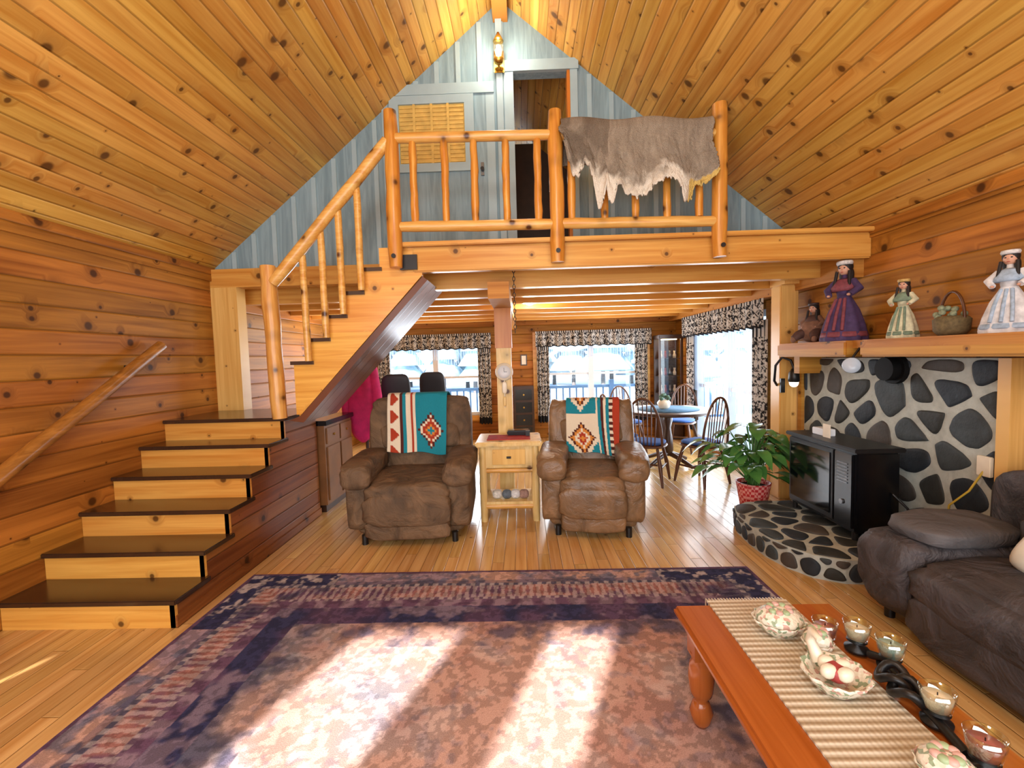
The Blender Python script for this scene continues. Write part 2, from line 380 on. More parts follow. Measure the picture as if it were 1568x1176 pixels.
b.box(XR-.12,XR,YF,YB,2.08,2.3,BEAMY)
b.build('trim_ceiling_joists')
b=B(); b.box(-.87,XR,YF-.08,YF,2.22,2.42,BEAMX,bev=.01); b.box(-.95,XR,YF-.13,YF+.05,2.42,2.455,BEAMX,bev=.006)
b.box(-.97,-.83,YF-.1,YF-.075,2.24,2.36,BLACK)
b.build('trim_loft_beam')
b=B(); b.box(XL,-.87,YG-.09,YG+.05,2.27,2.45,BEAMX); b.box(XL,-2.8,YG-.09,YG+.05,1.05,2.27,POSTZ)
b.build('trim_stairwell_beam')
b=B(); b.box(-.255,-.105,4.5,4.65,0,1.6,LP); b.box(-.265,-.095,4.49,4.66,1.6,2.02,ORZ)
b.build('trim_center_post')
b=B(); b.box(2.56,2.74,4.47,4.64,0,2.14,POSTZ,bev=.01); b.box(2.56,2.82,4.4,4.66,2.14,2.22,POSTZ); b.build('trim_wall_post')
def window(name,W,axis_y,cols=2):
    b=B(); x0,x1,z0,z1=W; y0=axis_y+.02;y1=axis_y+.13; f=.06
    b.box(x0,x1,y0,y1,z0,z0+f,WHITE); b.box(x0,x1,y0,y1,z1-f,z1,WHITE)
    for k in range(cols+1):
        x=x0+(x1-x0)*k/cols; a=max(x0,x-f*.8); c=min(x1,x+f*.8)
        b.box(a,c,y0,y1,z0,z1,WHITE)
    b.box(x0,x1,y0+.03,y1-.03,(z0+z1)/2-.02,(z0+z1)/2+.02,WHITE)
    b.box(x0,x1,(y0+y1)/2-.003,(y0+y1)/2+.003,z0,z1,GLASS)
    b.box(x0-.09,x0,axis_y-.03,axis_y+.02,z0-.09,z1+.05,BEAMX); b.box(x1,x1+.09,axis_y-.03,axis_y+.02,z0-.09,z1+.05,BEAMX)
    b.box(x0-.12,x1+.12,axis_y-.04,axis_y+.02,z0-.09,z0,BEAMX)
    return b.build(name)
window('window_1',W1,YB); window('window_2',W2,YB)
b=B()
for (ya,yb) in ((PY0,PY0+.08),((PY0+PY1)/2-.06,(PY0+PY1)/2+.06),(PY1-.08,PY1)): b.box(XR+.02,XR+.13,ya,yb,.05,1.98,WHITE)
b.box(XR+.02,XR+.13,PY0,PY1,.05,.17,WHITE); b.box(XR+.02,XR+.13,PY0,PY1,1.9,1.98,WHITE); b.box(XR+.07,XR+.076,PY0,PY1,.1,1.95,GLASS)
b.box(XR-.03,XR+.02,PY0-.1,PY0,0,2.06,BEAMY); b.box(XR-.03,XR+.02,PY1,PY1+.1,0,2.06,BEAMY); b.box(XR+.05,XR+.1,PY0,PY1,.95,1.0,WHITE)
b.build('door_2')
for i,h in enumerate(FW):
    b=B(); f=.03
    for a,c in ((h[0],h[0]+f),(h[1]-f,h[1])): b.box(a,c,YN-.13,YN-.04,h[2],h[3],WHITE)
    b.box(h[0],h[1],YN-.13,YN-.04,h[3]-f,h[3],WHITE); b.box(h[0],h[1],YN-.13,YN-.04,h[2],h[2]+f,WHITE)
    b.build('window_%d'%(i+3))
# curtains
CV=vcol('curtain_print',.85,.15,60.)
def lace(u,v,fu,fv):
    bl=lin((34,34,38)); wh=lin((196,194,190))
    if v>.88: return wh if (u*fu*2)%1<.5 else bl
    if v<.08: return bl
    a=(u*fu)%1-.5; c=((v*fv)%1-.5)
    d=abs(a)+abs(c); t=fbm(u*fu*5,v*fv*5)
    return bl if (d<.18 or .36<d<.48 or t>.56) else wh
def curtain(name,p0,p1,z0,z1,n,amp,fu,fv,nu=120,nv=24):
    p0=Vector(p0);p1=Vector(p1);d=(p1-p0);t=Vector((-d.y,d.x)).normalized()
    def fn(u,v):
        w=math.sin(u*n*2*math.pi)*amp*(1.2-.4*v)+math.sin(u*n*5.1)*amp*.3
        q=p0+d*u+t*w
        return (q.x,q.y,z0+(z1-z0)*v+(math.sin(u*n*2*math.pi)*.01 if v<.1 else 0))
    return grid(name,fn,lambda u,v:lace(u,v,fu,fv),nu,nv,CV,.004)
for (x0,x1,xe) in ((-2.66,-.55,-.55),(.26,2.34,2.3)):
    curtain('window_valance',(x0,YB-.14),(x1,YB-.14),1.68,1.96,14,.018,26,3,420,36)
    curtain('window_curtain',(x0+.02,YB-.08),(x0+.24,YB-.08),.3,1.8,4,.015,3,15,60,180)
    curtain('window_curtain',(xe-.25,YB-.08),(xe-.02,YB-.08),.3,1.8,4,.015,3,15,60,180)
curtain('window_valance',(XR-.14,5.0),(XR-.14,7.5),1.76,2.08,16,.018,28,3,420,36)
curtain('window_curtain',(XR-.08,5.02),(XR-.08,5.35),.25,1.85,4,.015,4,16,80,180)
curtain('window_curtain',(XR-.08,7.15),(XR-.08,7.45),.25,1.85,4,.015,4,16,80,180)
SH=N('lace_sheer'); tr=SH.n('ShaderNodeBsdfTransparent'); df=SH.n('ShaderNodeBsdfTranslucent'); df.inputs[0].default_value=(.85,.9,1,1)
mx=SH.n('ShaderNodeMixShader'); sp=SH.n('ShaderNodeSeparateXYZ'); SH.l(SH.obj(),sp.inputs[0])
s1=SH.M('SINE',SH.M('MULTIPLY',SH.M('ADD',sp.outputs[0],sp.outputs[1]),140.)); SH.l(SH.rng(s1,.2,.6,.1,.6),mx.inputs[0]); SH.l(tr.outputs[0],mx.inputs[1]); SH.l(df.outputs[0],mx.inputs[2]); SH.l(mx.outputs[0],SH.out.inputs[0])
for (x0,x1) in ((-2.45,-.75),(.35,2.2)):
    grid('lace_sheer_curtain',lambda u,v:(x0+(x1-x0)*u,YB-.03+.01*math.sin(u*60),1.35+.14*abs(math.sin(u*9))+(1.85-1.35-.14*abs(math.sin(u*9)))*v),None,80,6,SH.m)
grid('lace_sheer_curtain',lambda u,v:(XR-.04+.01*math.sin(u*60),5.2+2.1*u,.9+1.0*v),None,80,6,SH.m)
# exterior
SNOW=plain('snow',(206,220,236),.8,var=.04,scale=1.)
b=B(); b.box(-24,24,YB+.2,40,-.5,-.4,SNOW); b.box(XR+.3,24,-4,YB+.2,-.5,-.4,SNOW); b.build('ground_snow')
RAILM=plain('deck_rail_paint',(120,160,200),.6)
b=B(); b.box(-6,6,YB+.16,YB+1.9,-.2,-.08,SNOW)
b.box(-6,6,YB+1.8,YB+1.87,.78,.84,RAILM); b.box(-6,6,YB+1.8,YB+1.87,.05,.1,RAILM)
for k in range(81): b.box(-6+k*.15,-5.965+k*.15,YB+1.82,YB+1.855,.05,.8,RAILM)
for k in range(7): b.box(-6+k*2-.05,-5.95+k*2,YB+1.78,YB+1.88,-.1,.95,RAILM)
b.box(XR+1.9,XR+1.96,-1,YB,.78,.84,RAILM); b.box(XR+.2,XR+2,-1,YB+.2,-.2,-.08,SNOW)
for k in range(60): b.box(XR+1.91,XR+1.945,-1+k*.15,-.965+k*.15,-.1,.8,RAILM)
b.build('deck_railing')
TREE=plain('snowy_spruce',(150,172,184),.9,var=.35,scale=2.5); TRK=plain('tree_bark',(100,94,92),.9)  # pale blue-grey puts distance haze into the spruce colour
b=B()
def tree(x,y,h):
    b.tube([(x,y,-.4),(x,y,h*.9)],[.14,.04],TRK,6)
    for k in range(6):
        z=h*(.12+.14*k); rr=h*.2*(1-k/6.5)
        b.lathe([(rr,0),(rr*.55,h*.1),(.05,h*.24)],(x,y,z-.4),TREE,9)
for k in range(26): tree(-17+k*1.35+random.uniform(-.5,.5),27+random.uniform(-3,6),random.uniform(5,9))
for k in range(14): tree(15+random.uniform(-1,3),2+k*1.7,random.uniform(5,8))
b.build('tree_line')
# ---------------------------------------------------------------- stairs
XS,SY,RUN,RISE=-2.03,2.43,.254,.175
b=B(); X0=XL+.002
poly=[(SY,0)]
for k in range(6):
    y=SY+k*RUN; z=(k+1)*RISE
    b.box(X0,XS,y,y+.02,k*RISE,z-.03,RISER)
    yend=y+RUN+.02 if k<5 else 4.46
    b.box(X0,XS+.025,y-.025,yend,z-.03,z,TREAD,bev=.005)
    poly+=[(y,z-.03)]; poly+=[(y+RUN,z-.03)] if k<5 else [(4.28,z-.03)]
poly+=[(4.28,0)]
b.prism(poly,0,XS-.03,XS-.0005,REDW)
b.box(X0,XS-.031,4.25,4.28,0,1.02,REDW)
b.box(XS,XS+.012,SY,4.28,0,.07,REDW)
UX,UZ=-1.91,1.49; ur,us=.152,.188
top=[(UX,1.07),(UX,UZ)]
for k in range(6):
    x=UX+k*ur; z=UZ+k*us
    top+=[(x,z),(x+ur,z)]
    if k<5:
        b.box(x-.02,x+ur+.02,3.67,4.38,z,z+.03,TREAD); b.box(x+ur-.0,x+ur+.015,3.736,4.38,z+.03,z+us,RISER)
b.box(UX,UX+.015,3.736,4.37,1.05,UZ,RISER)
top+=[(-.87,2.43),(-.80,2.43),(-.80,2.2),(-1.87,1.07)]
seen=[]; 
for p in top:
    if not seen or (abs(p[0]-seen[-1][0])+abs(p[1]-seen[-1][1]))>1e-4: seen.append(p)
b.prism(seen,1,3.69,3.735,RISER); b.prism(seen,1,4.34,4.379,RISER)
b.prism([(-1.98,1.02),(-1.88,1.06),(-.80,2.19),(-.76,2.16),(-1.86,1.0)],1,3.70,4.38,SOFFIT)
b.build('staircase')
b=B(); b.pole((-2.97,2.0,.64),(-2.97,3.62,1.68),.045,LY,jit=.04)
for t in (.2,.85): 
    p=Vector((-2.97,2.0,.64)).lerp(Vector((-2.97,3.62,1.68)),t); b.box(XL,-2.98,p.y-.02,p.y+.02,p.z-.05,p.z,BLACK)
b.build('stair_wall_handrail')
b=B(); RY=3.61
b.pole((-2.02,RY+.02,1.05),(-2.05,RY+.02,2.3),.062,LN,18)
b.pole((-2.0,RY,2.16),(-1.02,RY,3.24),.048,LX)
for k,x in enumerate((-1.76,-1.60,-1.45,-1.29)):
    b.pole((x,RY+.03,UZ+(k+1)*us-.16),(x,RY+.02,2.16+(x+2.0)/.98*1.08),.028,LX)
b.build('stair_railing')
b=B()
for x,zt in ((-.99,3.47),(.31,3.42),(1.59,3.42)):
    b.pole((x,RY,2.25),(x,RY,zt),.058,LZ,18,.08)
    b.tube([(x,RY-.062,2.33),(x,RY-.07,2.33)],.018,BLACK)
b.pole((-.97,RY,3.26),(.31,RY,3.24),.042,LX); b.pole((.31,RY,3.23),(1.59,RY,3.2),.042,LX)
b.pole((-.97,RY,2.57),(.31,RY,2.55),.042,LX); b.pole((.31,RY,2.555),(1.59,RY,2.53),.042,LX)
for x in (-.82,-.57,-.335,-.085,.165,.43,.69,.93,1.18,1.43): b.pole((x,RY,2.57),(x,RY,3.24),.03,LZ,12,.1)
b.build('loft_log_railing')
def hidelen(u):
    pts=[(0,.16),(.03,.3),(.06,.42),(.1,.46),(.14,.34),(.17,.38),(.2,.55),(.225,.74),(.25,.68),(.27,.54),(.285,.68),(.31,.7),(.34,.52),(.37,.52),(.41,.6),(.47,.64),(.55,.6),(.6,.54),(.66,.5),(.7,.5),(.74,.54),(.78,.66),(.83,.64),(.86,.5),(.9,.52),(.95,.48),(1,.46)]
    for (a,x),(c,y) in zip(pts,pts[1:]):
        if a<=u<=c: return (x+(y-x)*(u-a)/(c-a))*.88+.035*(vn(u*90,2)-.5)+.02*(vn(u*200,5)-.5)
    return .38
def hide(u,v):
    x=.35+1.17*u; r=.062; L=hidelen(u); zt=3.235-.03*u+.055+.012*math.sin(u*13)
    x+=.02*math.sin(v*9)+(.012*(vn(3,v*60)-.5) if u in (0.,1.) else 0)
    if v<.25: return (x,RY+r+.01*math.sin(u*20),zt-.25*(1-v/.25)-.02)
    if v<.35:
        a=math.pi*(v-.25)/.1; return (x,RY+r*math.cos(a),zt+r*math.sin(a)*.9)
    t=(v-.35)/.65
    return (x,RY-r-.012-.02*t-.03*math.sin(u*17+t*3)*t-.014*math.sin(u*41+2*t)*t-.05*fbm(u*8,t*6)*t-.012*fbm(u*60,t*22),zt-L*t-(.02))
def hidec(u,v):
    t=max(0,(v-.35)/.65); n=fbm(u*14,v*9); e=t*hidelen(u)+.22*(n-.5)
    g=mixc(lin((112,102,90)),lin((176,164,146)),fbm(u*60,v*9)*.6+fbm(u*9,v*4)*.4)
    if u<.32: g=mixc(g,lin((96,84,72)),.6*max(0,min(1,(fbm(u*9+3,v*5)-.4)*5)))
    if u>.8 and e>.43: return lin((214,186,110))
    k=min(1,max(0,(e-.35+.06*math.sin(u*12))/.08)); return mixc(g,lin((226,220,206)),k)
grid('animal_hide',hide,hidec,260,110,vcol('hide_fur',.95,.35,130.,.9,.012),.012)
BULB=emis('warm_bulb',(255,240,205),26.)
b=B(); sx,sy,sz=-.14,YG-.14,4.36
b.box(sx-.05,sx+.05,YG-.065,YG-.051,sz-.14,sz+.06,BRASS,bev=.005); b.tube([(sx,YG-.06,sz-.1),(sx,sy,sz-.13),(sx,sy,sz-.08)],.01,BRASS)
b.lathe([(.015,-.12),(.04,-.1),(.05,-.075),(.05,-.07)],(sx,sy,sz),BRASS); b.lathe([(.05,-.07),(.058,.06),(.04,.1)],(sx,sy,sz),glass('lamp_glass',.25),20)
b.lathe([(.05,.09),(.03,.13),(.01,.17)],(sx,sy,sz),BRASS); b.sup((sx,sy,sz),(.055,.055,.12),BULB,1.)
b.build('wall_sconce')
# ---------------------------------------------------------------- rug
def sst(x): x=min(1,max(0,x)); return x*x*(3-2*x)
def rugc(u,v):
    x=-1.94+3.46*u; y=.3+2.73*v
    ex=min(x+1.94,1.52-x); ey=min(3.03-y,y-.3)
    de=min(ex,ey); al=y if ex<ey else x
    n=fbm(x*9,y*9); n2=fbm(x*34,y*34); n3=fbm(x*1.7+4,y*1.7); n4=fbm(x*4+9,y*4+2); n5=fbm(x*16+3,y*16)
    de+= (n-.5)*.02
    navy=lin((46,48,80)); mau=lin((140,122,136)); cream=lin((192,180,178)); pink=lin((176,142,130)); blu=lin((100,128,146)); rust=lin((150,102,92)); plum=lin((90,66,90)); slate=lin((80,90,114))
    corner=ex<.64 and ey<.64
    if de<.025: c=plum
    elif de<.17:
        c=mixc(mixc(mau,pink,sst((n4-.4)*5)),slate,.75*sst((n5-.5)*6))
        if corner: c=mixc(navy,cream,.65*sst((n5-.48)*10))
        if .13<de: c=mixc(c,navy,.5)
    elif de<.2: c=mixc(navy,cream,.5 if (al*16)%1<.5 else .1)
    elif de<.34:
        c=mixc(plum,rust,.8*sst((n-.35)*3))
        a=(al*22)%1; w=.18+.25*abs((de-.27)/.07)
        if abs(a-.5)<w: c=mixc(c,cream,.36)
        if corner: c=mixc(c,navy,.8*sst((n4-.42)*8))
    elif de<.365: c=mixc(plum,cream,.45 if (al*18)%1<.5 else .05)
    elif de<.44:
        c=mixc(plum,mau,.6*sst((math.sin(al*40+n*4)+.4)))
    elif de<.6: c=mixc(navy,plum,.7*sst((n4-.45)*4)); c=mixc(c,mau,.5*sst((n-.56)*8))
    else:
        cx=abs(x+.05)/1.15; k=sst(.5+(.9-cx+1.5*(n3-.5))*1.3); c=mixc(blu,pink,k)
        c=mixc(c,rust,.4*sst((n4-.5)*5))
        c=mixc(c,cream,.3*sst((n-.54)*6)); c=mixc(c,slate,.35*sst((.42-n5)*8))
        if de<.82: c=mixc(c,navy,.8*sst((.82-de)/.24+(n-.54)*3))
    return mixc(c,tuple(q*(1.45 if n2>.5 else .68) for q in c),.5)
rug=grid('area_rug',lambda u,v:(-1.94+3.46*u,.3+2.73*v,.014),rugc,577,455,vcol('rug_wool',.95,.5,220.),0.)
b=B(); b.box(-1.94,1.52,.3,3.03,.001,.0125,plain('rug_backing',(90,60,80),.9)); rb=b.build('rug_backing'); rb.parent=rug
# ---------------------------------------------------------------- recliners
def recliner(name,x,y,rz,w,h,m,lean):
    b=B(); aw=.2; iw=w-2*aw+.06
    b.sup((0,.05,.23),(w-.1,.8,.36),m,.22)
    for s in (-1,1):
        b.sup((s*(w/2-aw/2),.02,.36),(aw,.86,.5),m,.25,wr=.02)
        b.sup((s*(w/2-aw/2+.01),-.04,.6),(aw+.06,.84,.18),m,.5,wr=.04)
        b.sup((s*(w/2-aw/2),-.40,.57),(aw+.05,.14,.2),m,.7,wr=.04)
        b.sup((s*(w/2-.12),.4,.76),(.2,.3,.6),m,.4,rot=(-lean,0,0),wr=.04)
    b.sup((0,-.06,.43),(iw,.72,.2),m,.35,wr=.03)
    b.sup((0,-.37,.42),(iw+.02,.22,.2),m,.6,wr=.04)
    b.sup((0,-.44,.3),(iw+.02,.1,.26),m,.45,wr=.05); b.sup((0,-.43,.14),(iw+.0,.08,.16),m,.4,wr=.05)
    T=Matrix.Translation((0,.28,.45))@Euler((-lean,0,0)).to_matrix().to_4x4()
    H=h-.45
    b.sup((0,.1,H/2-.02),(w-.12,.2,H),m,.2,T=T)
    b.sup((0,0,.12),(iw+.04,.24,.26),m,.45,T=T,wr=.04)
    b.sup((0,.0,.32),(iw+.1,.26,.26),m,.4,T=T,wr=.04)
    b.sup((0,.03,H-.14),(w-.08,.26,.32),m,.33,T=T,wr=.05)
    for sx_ in (-1,1):
        for yy in (-.36,.4): b.tube([(sx_*(w/2-.14),yy,0),(sx_*(w/2-.14),yy,.08)],.025,BLACK)
    return b.build(name,(x,y,0),rz)
CHX1,CHX2=-.975,.61
recliner('recliner_armchair',CHX1,3.93,.05,1.02,1.14,REC1,.2)
recliner('recliner_armchair',CHX2,4.0,-.14,.86,1.04,REC2,.22)
def blank(seed):
    turq=lin((34,132,150)); rust=lin((168,62,40)); cr=lin((226,214,190)); br=lin((84,40,34)); org=lin((210,136,62))
    def f(u,v):
        q=lambda t,n: round(t*n)/n
        if seed:
            w=u+.06*math.sin(v*3)
            if w>.93: return rust
            if w>.86: return cr if (v*14)%1<.5 else br
            if w>.8: return turq
            if w>.75: return cr
            if w>.7: return br
            if w>.64: return turq
            if w>.61: return cr
            d=abs(q(w-.32,26))*2.+abs(q(((v*1.7+.1)%1)-.5,26))*1.5
            if d<.1: return org
            if d<.2: return rust
            if d<.3: return cr
            if d<.42: return org
            if d<.5: return br
            if d<.66: return cr
            return turq if (v*1.7+.1)%1>.5 else cr
        if u<.05: return cr
        if u<.2:
            z=abs(((v*5)%1)-.5)*2; return rust if (u-.05)/.15<z*.9 and z>.25 else cr
        if u<.24: return br
        if u<.3: return turq
        if u<.38: return cr
        if u<.42: return rust
        if u<.46: return cr
        d=abs(q(u-.72,24))*2.1+abs(q(((v*1.6+.3)%1)-.5,24))*1.6
        if d<.1: return turq
        if d<.2: return org
        if d<.34: return rust
        if d<.42: return cr
        if d<.5: return br
        return turq
    return f
BM=vcol('woven_blanket',.95,.25,200.)
def blanket(x,y,rz,h,lean,x0,x1,drop,seed):
    T=Matrix.Translation((0,.28,.45))@Euler((-lean,0,0)).to_matrix().to_4x4()
    def fn(u,v):
        xx=x0+(x1-x0)*u; top=h-.45+.05
        if v<.2: p=(xx,.225,top-.22*(1-v/.2)-.04)
        elif v<.36:
            a=math.pi*(v-.2)/.16; p=(xx,.03+.195*math.cos(a),top-.04+.045*math.sin(a))
        else:
            t=(v-.36)/.64; yy=-.165-.008*math.sin(u*15)-.01*math.sin(t*6)
            p=(xx+.02*t*math.sin(4*u),yy-.01*t,top-.04-drop*t-.04*(u-.5)*t-.01*math.sin(u*9)*t)
        return tuple(T@Vector(p))
    grid('navajo_throw_blanket',fn,blank(seed),110,110,BM,.008,(x,y,0),rz)
blanket(CHX1,3.93,.05,1.14,.2,-.29,.27,.54,0); blanket(CHX2,4.0,-.14,1.04,.22,-.23,.27,.5,1)
# ---------------------------------------------------------------- side table
b=B(); tx=-.14
for sx_ in (-1,1):
    for yy in (4.02,4.38): b.pole((tx+sx_*.24,yy,0),(tx+sx_*.24,yy,.70),.035,LP)
b.box(tx-.30,tx+.30,3.95,4.44,.70,.745,LP,bev=.01)
b.box(tx-.21,tx+.21,4.0,4.4,.5,.7,LP); b.box(tx-.15,tx+.15,3.985,4.0,.53,.67,POSTZ,bev=.004)
b.tube([(tx-.02,3.97,.6),(tx+.02,3.97,.6)],.01,BLACK)
b.box(tx-.22,tx+.22,4.0,4.4,.16,.185,LP)
b.pole((tx-.24,4.02,.14),(tx+.24,4.02,.14),.028,LX); b.pole((tx-.24,4.02,.47),(tx+.24,4.02,.47),.022,LX)
b.build('log_side_table')
b=B(); b.box(tx-.2,tx+.2,4.05,4.3,.746,.752,plain('red_mat',(150,40,44),.8,var=.4,scale=30.)); b.build('table_mat')
b=B(); b.box(tx-.02,tx+.2,4.24,4.36,.753,.80,BLKPL,bev=.01); b.box(tx+.16,tx+.2,4.2,4.24,.753,.8,BLACK); b.build('clock_radio')
b=B()
for k,(dx,cc) in enumerate(((-.12,(210,200,190)),(-.03,(90,100,110)),(.05,(220,220,225)),(.13,(150,120,110)))):
    b.sup((tx+dx,4.1,.226),(.09,.09,.08),plain('yarn%d'%k,cc,.9,var=.3,scale=60.),.8)
b.build('yarn_balls')
b=B(); b.lathe([(.0,-.012),(.085,-.012),(.09,0),(.085,.012),(0,.012)],(0,0,0),CREAM,T=Matrix.Translation((-.18,4.485,1.36))@Euler((math.pi/2,0,0)).to_matrix().to_4x4())
b.lathe([(0,0),(.065,0),(.065,.004),(0,.004)],(0,0,0),WHITE,T=Matrix.Translation((-.18,4.472,1.36))@Euler((math.pi/2,0,0)).to_matrix().to_4x4())
b.box(-.182,-.178,4.462,4.466,1.36,1.4,BLACK); b.box(-.18,-.15,4.462,4.466,1.358,1.362,BLACK)
b.sup((-.18,4.48,1.2),(.05,.03,.12),CREAM,.6); b.sup((-.18,4.48,1.06),(.03,.03,.1),LP,.6)
b.tube([(-.18,4.48,1.3),(-.18,4.48,1.0)],.006,CREAM)
b.build('wall_clock')
b=B()
for k in range(16):
    z=2.26-.035*k; a=(k%2)*math.pi/2
    b.tube([(-.05+.011*math.cos(t)*math.cos(a),3.95+.011*math.cos(t)*math.sin(a),z+.02*math.sin(t)) for t in [2*math.pi*i/10 for i in range(11)]],.0035,BLACK,6)
b.build('hanging_chain')
# ---------------------------------------------------------------- hearth / stones
b=B(); hx=XR-.075; hp=[(hx,3.98),(1.98,3.95),(1.82,3.85),(1.75,3.65),(1.73,3.4),(1.74,3.2),(1.79,3.02),(1.88,2.88),(2.03,2.80),(2.24,2.78),(hx,2.78)]
b.prism(hp,2,0,.155,MORT)
stones(b,[(1.86+(x-1.86)*.985 if x<2.6 else x-.01,3.38+(y-3.38)*.97) for x,y in hp],.2,.035,lambda u,v,h:(u,v,.155+h),5,.014)
per=hp[:]; cum=[0.]
for i in range(1,len(per)): cum.append(cum[-1]+math.hypot(per[i][0]-per[i-1][0],per[i][1]-per[i-1][1]))
def pm(u,v,h):
    for i in range(1,len(per)):
        if u<=cum[i] or i==len(per)-1:
            t=(u-cum[i-1])/(cum[i]-cum[i-1]); a=per[i-1];c=per[i]
            nx,ny=-(c[1]-a[1]),(c[0]-a[0]); L=math.hypot(nx,ny); 
            s_=-1
            return (a[0]+(c[0]-a[0])*t+s_*nx/L*h*-1*-1,a[1]+(c[1]-a[1])*t+s_*ny/L*h*-1*-1,v)
stones(b,[(.8,.012),(cum[-1]-.01,.012),(cum[-1]-.01,.145),(.8,.145)],.115,.022,lambda u,v,h:pm(u,v,-h if False else h),8,.014,.25)
b.build('stone_hearth')
b=B(); b.box(XR-.06,XR,2.6,4.40,.0,1.42,MORT)
stones(b,[(2.61,.19),(4.39,.19),(4.39,1.41),(2.61,1.41)],.245,.05,lambda u,v,h:(XR-.06-h*.55,u,v),11,.022)
b.box(XR-.1,XR,2.53,2.6,0,1.42,POSTZ); b.box(XR-.09,XR,4.40,4.46,0,1.42,BEAMY)
b.build('stone_fireplace_wall')
b=B(); b.box(2.5,XR-.02,1.7,3.36,1.435,1.56,BEAMY,bev=.015); b.box(2.5,XR-.02,3.5,4.42,1.435,1.56,BEAMY,bev=.015); b.box(2.56,XR-.02,3.36,3.5,1.5,1.56,BEAMY)
for y in (2.0,4.2): b.box(2.56,XR-.02,y-.04,y+.04,1.28,1.435,BEAMY)
b.build('mantel_shelf')
MATB=plain('matte_black_pipe',(12,12,13),.7,spec=.2)
b=B(); b.tube([(XR-.05,3.33,1.34),(2.66,3.33,1.34)],.085,MATB,20); b.tube([(XR-.1,3.33,1.34),(XR-.061,3.33,1.34)],.11,MATB,20); b.build('stovepipe_thimble')
b=B(); b.lathe([(0,-.012),(.055,-.012),(.06,0),(.055,.012),(0,.012)],(0,0,0),plain('pale_blue_glass',(190,206,222),.15),T=Matrix.Translation((2.50,3.43,1.37))@Euler((math.pi/2,0,-.6)).to_matrix().to_4x4()); b.tube([(2.50,3.43,1.42),(2.56,3.43,1.5)],.008,BLACK); b.build('hanging_glass_ornament')
b=B(); b.box(2.26,2.56,3.04,3.80,.22,.785,BLKPL,bev=.012); b.box(2.24,2.58,3.02,3.82,.785,.815,BLACK,bev=.006)
b.box(2.25,2.262,3.25,3.78,.25,.77,BLACK,bev=.004); b.box(2.243,2.25,3.28,3.75,.29,.74,DGL)
b.box(2.245,2.262,3.06,3.23,.25,.77,BLKPL,bev=.004)
for k in range(7): b.box(2.24,2.246,3.1,3.2,.56+k*.022,.568+k*.022,GREYM)
b.tube([(2.25,3.15,.42),(2.235,3.15,.42)],.018,GREYM)
for x in (2.29,2.53):
    for y in (3.08,3.76): b.tube([(x,y,.165),(x,y,.23)],.02,BLACK)
b.tube([(2.5,3.03,.5),(2.55,2.97,.42),(2.6,2.95,.25),(2.64,2.92,.19),(2.72,2.95,.185)],.008,BLACK)
b.build('electric_stove_heater')
b=B(); b.box(2.36,2.44,3.5,3.66,.816,.87,WHITE,bev=.004); b.box(2.34,2.345,3.42,3.5,.816,.92,CREAM); b.build('small_card_box')
b=B(); b.tube([(2.7,2.86,.3),(2.66,2.8,.5),(2.68,2.7,.62),(2.72,2.66,.75)],.006,plain('yellow_cord',(200,170,60),.5),8); b.box(2.715,2.74,2.62,2.7,.72,.84,CREAM,bev=.004); b.build('power_cord_and_outlet')
